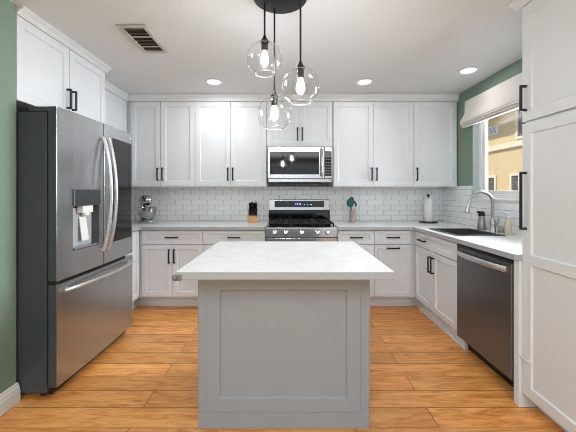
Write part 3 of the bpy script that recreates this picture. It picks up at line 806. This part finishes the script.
kb = thing('knife_block', 'light wood knife block with black-handled knives left of the range', 'knife block', (-0.425, 3.735, CT1), math.radians(8))
bl = MB().prism([(-0.065, 0), (0.065, 0), (0.078, 0.09), (0.052, 0.155), (-0.050, 0.083)], 0, -0.055, 0.055).build('block', 'woodblock', kb, bevel=0.003)
nrm = Vector((0, -0.56, 0.83)).normalized()
for r, (yy, zz) in enumerate(((-0.034, 0.091), (-0.002, 0.114), (0.030, 0.137))):
    for x in ((-0.035, -0.008, 0.02, 0.04) if r == 0 else (-0.036, -0.012, 0.014, 0.038)):
        p0 = Vector((x, yy, zz)); L = 0.098 + 0.014 * r + random.uniform(-0.01, 0.01)
        m = MB().tube([p0, p0 + nrm * L * 0.5, p0 + nrm * L], [0.0155, 0.0145, 0.0165], 8, 0.8)
        k = m.build('knife_handle', 'blackplastic', kb, smooth=True)

uc = thing('utensil_crock', 'pink ceramic utensil crock on the counter right of the range', 'crock', (0.798, 3.74, CT1))
MB().lathe([(0.036, 0), (0.038, 0.004), (0.038, 0.148), (0.035, 0.15), (0.033, 0.148), (0.033, 0.01), (0, 0.01)], (0, 0, 0), 28).build('jar', 'pink', uc, smooth=True)
# utensils standing in it are things of their own
def utensil(name, label, dx, dy, lean, L, head, hm, handle_m):
    t = thing(name, label, 'utensil', (0.798 + dx, 3.74 + dy, CT1 + 0.012), 0, 'utensils in the crock')
    tip = Vector(lean) * L
    MB().tube([(0, 0, 0), tip * 0.5, tip], [0.006, 0.006, 0.005], 8).build('handle', handle_m, t, smooth=True)
    d = Vector(lean).normalized(); rot = Vector((0, 0, 1)).rotation_difference(d).to_matrix().to_4x4()
    if head == 'hook':
        pts = [tip]
        for k in range(1, 9):
            a = k / 8 * 2.4; pts.append(tip + Vector((0.022 * math.sin(a) * 1.0 - 0.0, 0, 0.03 * (1 - math.cos(a)) * 0.6)) + Vector((-0.02 * (1 - math.cos(a)), 0, 0.012 * a)))
        MB().tube(pts, [0.006] + [0.009] * 8, 8, 0.5).build('head', hm, t, smooth=True)
    else:
        m = MB(); sc = (0.044, 0.010, 0.052) if head == 'spoon' else (0.034, 0.007, 0.058)
        m.sphere((0, 0, 0), 1.0, sc, 18); o = m.build('head', hm, t, smooth=True)
        o.matrix_local = Matrix.Translation(tip + d * 0.03) @ rot
    return t
utensil('serving_spoon', 'teal silicone spoon leaning left in the pink crock', -0.004, -0.014, (-0.13, 0.0, 1.0), 0.195, 'spoon', 'teal', 'black')
utensil('spatula', 'teal silicone spatula standing nearly upright in the pink crock', 0.0, 0.012, (-0.03, 0.03, 1.0), 0.215, 'spat', 'teal', 'black')
utensil('ladle', 'black ladle with curled end leaning right in the pink crock', 0.004, 0.0, (0.16, 0.0, 1.0), 0.185, 'hook', 'blackplastic', 'nickel')

pt = thing('paper_towel_holder', 'upright black paper towel holder in the right back corner', 'towel holder', (1.708, 3.70, CT1))
MB().lathe([(0.104, 0), (0.106, 0.004), (0.100, 0.014), (0, 0.016)], (0, 0, 0), 36).build('base', 'black', pt, smooth=True)
MB().lathe([(0.007, 0.014), (0.007, 0.315), (0.013, 0.320), (0.016, 0.332), (0.010, 0.345), (0, 0.347)], (0, 0, 0), 16).build('post', 'black', pt, smooth=True)
ro = MB().lathe([(0.018, 0.0), (0.047, 0.0), (0.049, 0.003), (0.049, 0.276), (0.047, 0.279), (0.018, 0.279), (0.018, 0.0)], (0, 0, 0), 36, cap=False).build('paper_towel_roll', 'paper', smooth=True)
ro.location = (1.708, 3.70, CT1 + 0.0175); tag(ro, 'white paper towel roll standing on the black holder', 'paper towels')

# outlets and switch plate
def plate(name, label, loc, rz, kind):
    t = thing(name, label, 'outlet' if kind == 'outlet' else 'light switch', loc, rz, 'outlets on the backsplash' if kind == 'outlet' else None)
    MB().box(-0.037, 0.037, -0.006, 0.0, -0.06, 0.06).build('plate', 'dwhite', t, bevel=0.003)
    if kind == 'outlet':
        for z in (-0.026, 0.026):
            r = MB().box(-0.016, 0.016, -0.008, -0.0055, z - 0.018, z + 0.018).build('socket', 'dwhite', t, bevel=0.002)
            s = MB()
            for x in (-0.007, 0.007): s.box(x - 0.0015, x + 0.0015, -0.0085, -0.0078, z - 0.003, z + 0.008)
            s.build('slot', 'rubber', r)
    else:
        for x in (-0.0,): MB().box(x - 0.016, x + 0.016, -0.010, -0.0055, -0.033, 0.033).build('rocker', 'dwhite', t, bevel=0.002)
    return t
plate('wall_outlet', 'white wall outlet on the back tiles right of the stand mixer', (-1.51, YB - 0.0102, 1.222), 0, 'outlet')
plate('wall_outlet', 'white wall outlet on the back tiles behind the knife block', (-0.545, YB - 0.0102, 1.222), 0, 'outlet')
plate('wall_outlet', 'white wall outlet on the tiles between crock and paper towels', (1.251, YB - 0.0102, 1.222), 0, 'outlet')
plate('light_switch', 'white rocker switch plate on right wall tiles beside the window', (XR - 0.0102, 3.52, 1.225), -PI / 2, 'switch')

# ---------------------------------------------------------------- roman shade
rs = thing('roman_shade', 'cream fabric roman shade raised above the kitchen window', 'window shade', (XR, 2.64, 2.0))
y0, y1 = -0.70, 0.69
MB().box(-0.05, -0.002, y0 + 0.005, y1 - 0.005, 0.23, 0.262).build('headrail', 'trim', rs)
pr = [(-0.055, 0.262), (-0.056, 0.20), (-0.057, 0.14), (-0.062, 0.125), (-0.074, 0.095), (-0.092, 0.065), (-0.108, 0.042), (-0.112, 0.030),
      (-0.104, 0.022), (-0.092, 0.028), (-0.072, 0.060), (-0.058, 0.095), (-0.051, 0.13), (-0.050, 0.225), (-0.0505, 0.262)]
MB().prism(pr, 1, y0, y1).build('fabric_panel', 'fabric', rs, smooth=True)
for k, (dz, ox) in enumerate(((0.024, 0.0), (0.006, 0.010), (-0.012, 0.022))):
    q = [(-0.090 + ox, dz + 0.010), (-0.104 + ox, dz + 0.002), (-0.112 + ox, dz - 0.009), (-0.110 + ox, dz - 0.016), (-0.100 + ox, dz - 0.018), (-0.085 + ox, dz - 0.010), (-0.03, dz - 0.006), (-0.03, dz + 0.006)]
    MB().prism(q, 1, y0 + 0.004, y1 - 0.004).build('fold', 'fabric', rs, smooth=True)

# ---------------------------------------------------------------- ceiling fittings
def downlight(label, x, y, e=0.9):
    t = thing('recessed_light', label, 'ceiling light', (x, y, H), 0, 'recessed ceiling lights')
    MB().lathe([(0.062, -0.001), (0.088, -0.001), (0.090, -0.004), (0.086, -0.009), (0.066, -0.006), (0.062, -0.001)], (0, 0, 0), 40, cap=False).build('trim_ring', 'dwhite', t, smooth=True)
    MB().lathe([(0, -0.004), (0.062, -0.004), (0.062, -0.0015), (0, -0.0015)], (0, 0, 0), 40).build('lens', 'lens', t)
    l = lamp('downlight_lamp', 'AREA', (0, 0, -0.012), (0, 0, 0), e, (0.93, 0.97, 1.0), shape='DISK', size=0.12)
    l.parent = t
    return t
downlight('small recessed ceiling light left of the pendants near the back cabinets', -0.758, 3.145, 4.6)
downlight('small recessed ceiling light right of the pendants near the back cabinets', 0.793, 3.145, 1.4)
downlight('recessed ceiling light above the sink near the window', 1.69, 2.85, 0.9)

vt = thing('ceiling_vent', 'metal ceiling air vent with open dark slats at the upper left', 'vent', (-1.065, 2.275, H))
m = MB().slab([-0.10, -0.072, 0.072, 0.10], [-0.205, -0.172, 0.172, 0.205], -0.012, -0.001, lambda i, j: not (i == 1 and j == 1))
m.build('frame', 'vent', vt, bevel=0.003)
MB().box(-0.072, 0.072, -0.172, 0.172, -0.003, -0.001).build('duct', 'ventdark', vt)
for k in range(7):
    y = -0.150 + k * 0.05
    m = MB().prism([(y - 0.016, -0.0105), (y - 0.013, -0.0115), (y + 0.014, -0.0045), (y + 0.012, -0.0035)], 0, -0.072, 0.072)
    m.build('slat', 'vent' if k in (2, 5) else 'ventdark', vt)

# pendant cluster over the island
PCX, PCY = -0.042, 1.750
pl = thing('pendant_light', 'black cluster pendant with three clear glass globes above the island', 'pendant light', (PCX, PCY, H))
MB().lathe([(0.0, -0.03), (0.150, -0.03), (0.156, -0.026), (0.156, -0.001), (0, -0.001)], (0, 0, 0), 48).build('canopy', 'black', pl, smooth=True)
R0 = 0.1035
for wx, wy, wz in ((-0.135, 1.80, 2.057), (0.072, 1.69, 1.857), (-0.079, 1.85, 1.747)):
    x, y, z = wx - PCX, wy - PCY, wz - H
    top = z + R0
    MB().cyl((x, y, top + 0.03), (x, y, -0.028), 0.0055, 12).build('rod', 'black', pl)
    so = MB().lathe([(0.0, -0.058), (0.019, -0.058), (0.019, -0.010), (0.024, -0.006), (0.024, 0.006), (0.016, 0.012), (0.008, 0.034), (0, 0.034)], (x, y, top), 24).build('socket', 'black', pl, smooth=True)
    # bulb
    MB().lathe([(0.012, 0), (0.014, -0.012), (0.020, -0.035), (0.024, -0.055), (0.021, -0.070), (0.012, -0.079), (0, -0.081)], (x, y, top - 0.0585), 24).build('bulb', 'bulb', so, smooth=True)
    # globe with open bottom
    prof = []
    a0, a1 = math.radians(14), math.radians(180 - 34)
    for k in range(25):
        a = a0 + (a1 - a0) * k / 24
        prof.append((R0 * math.sin(a), R0 * math.cos(a)))
    MB().lathe(prof, (x, y, z), 48, cap=False).build('globe_shade', 'globe', pl, smooth=True)
    rr_, rz_ = prof[-1]
    MB().tube([(x + rr_ * math.cos(2 * PI * k / 40), y + rr_ * math.sin(2 * PI * k / 40), z + rz_) for k in range(41)], 0.0028, 8).build('glass_rim', 'rim', pl, smooth=True)
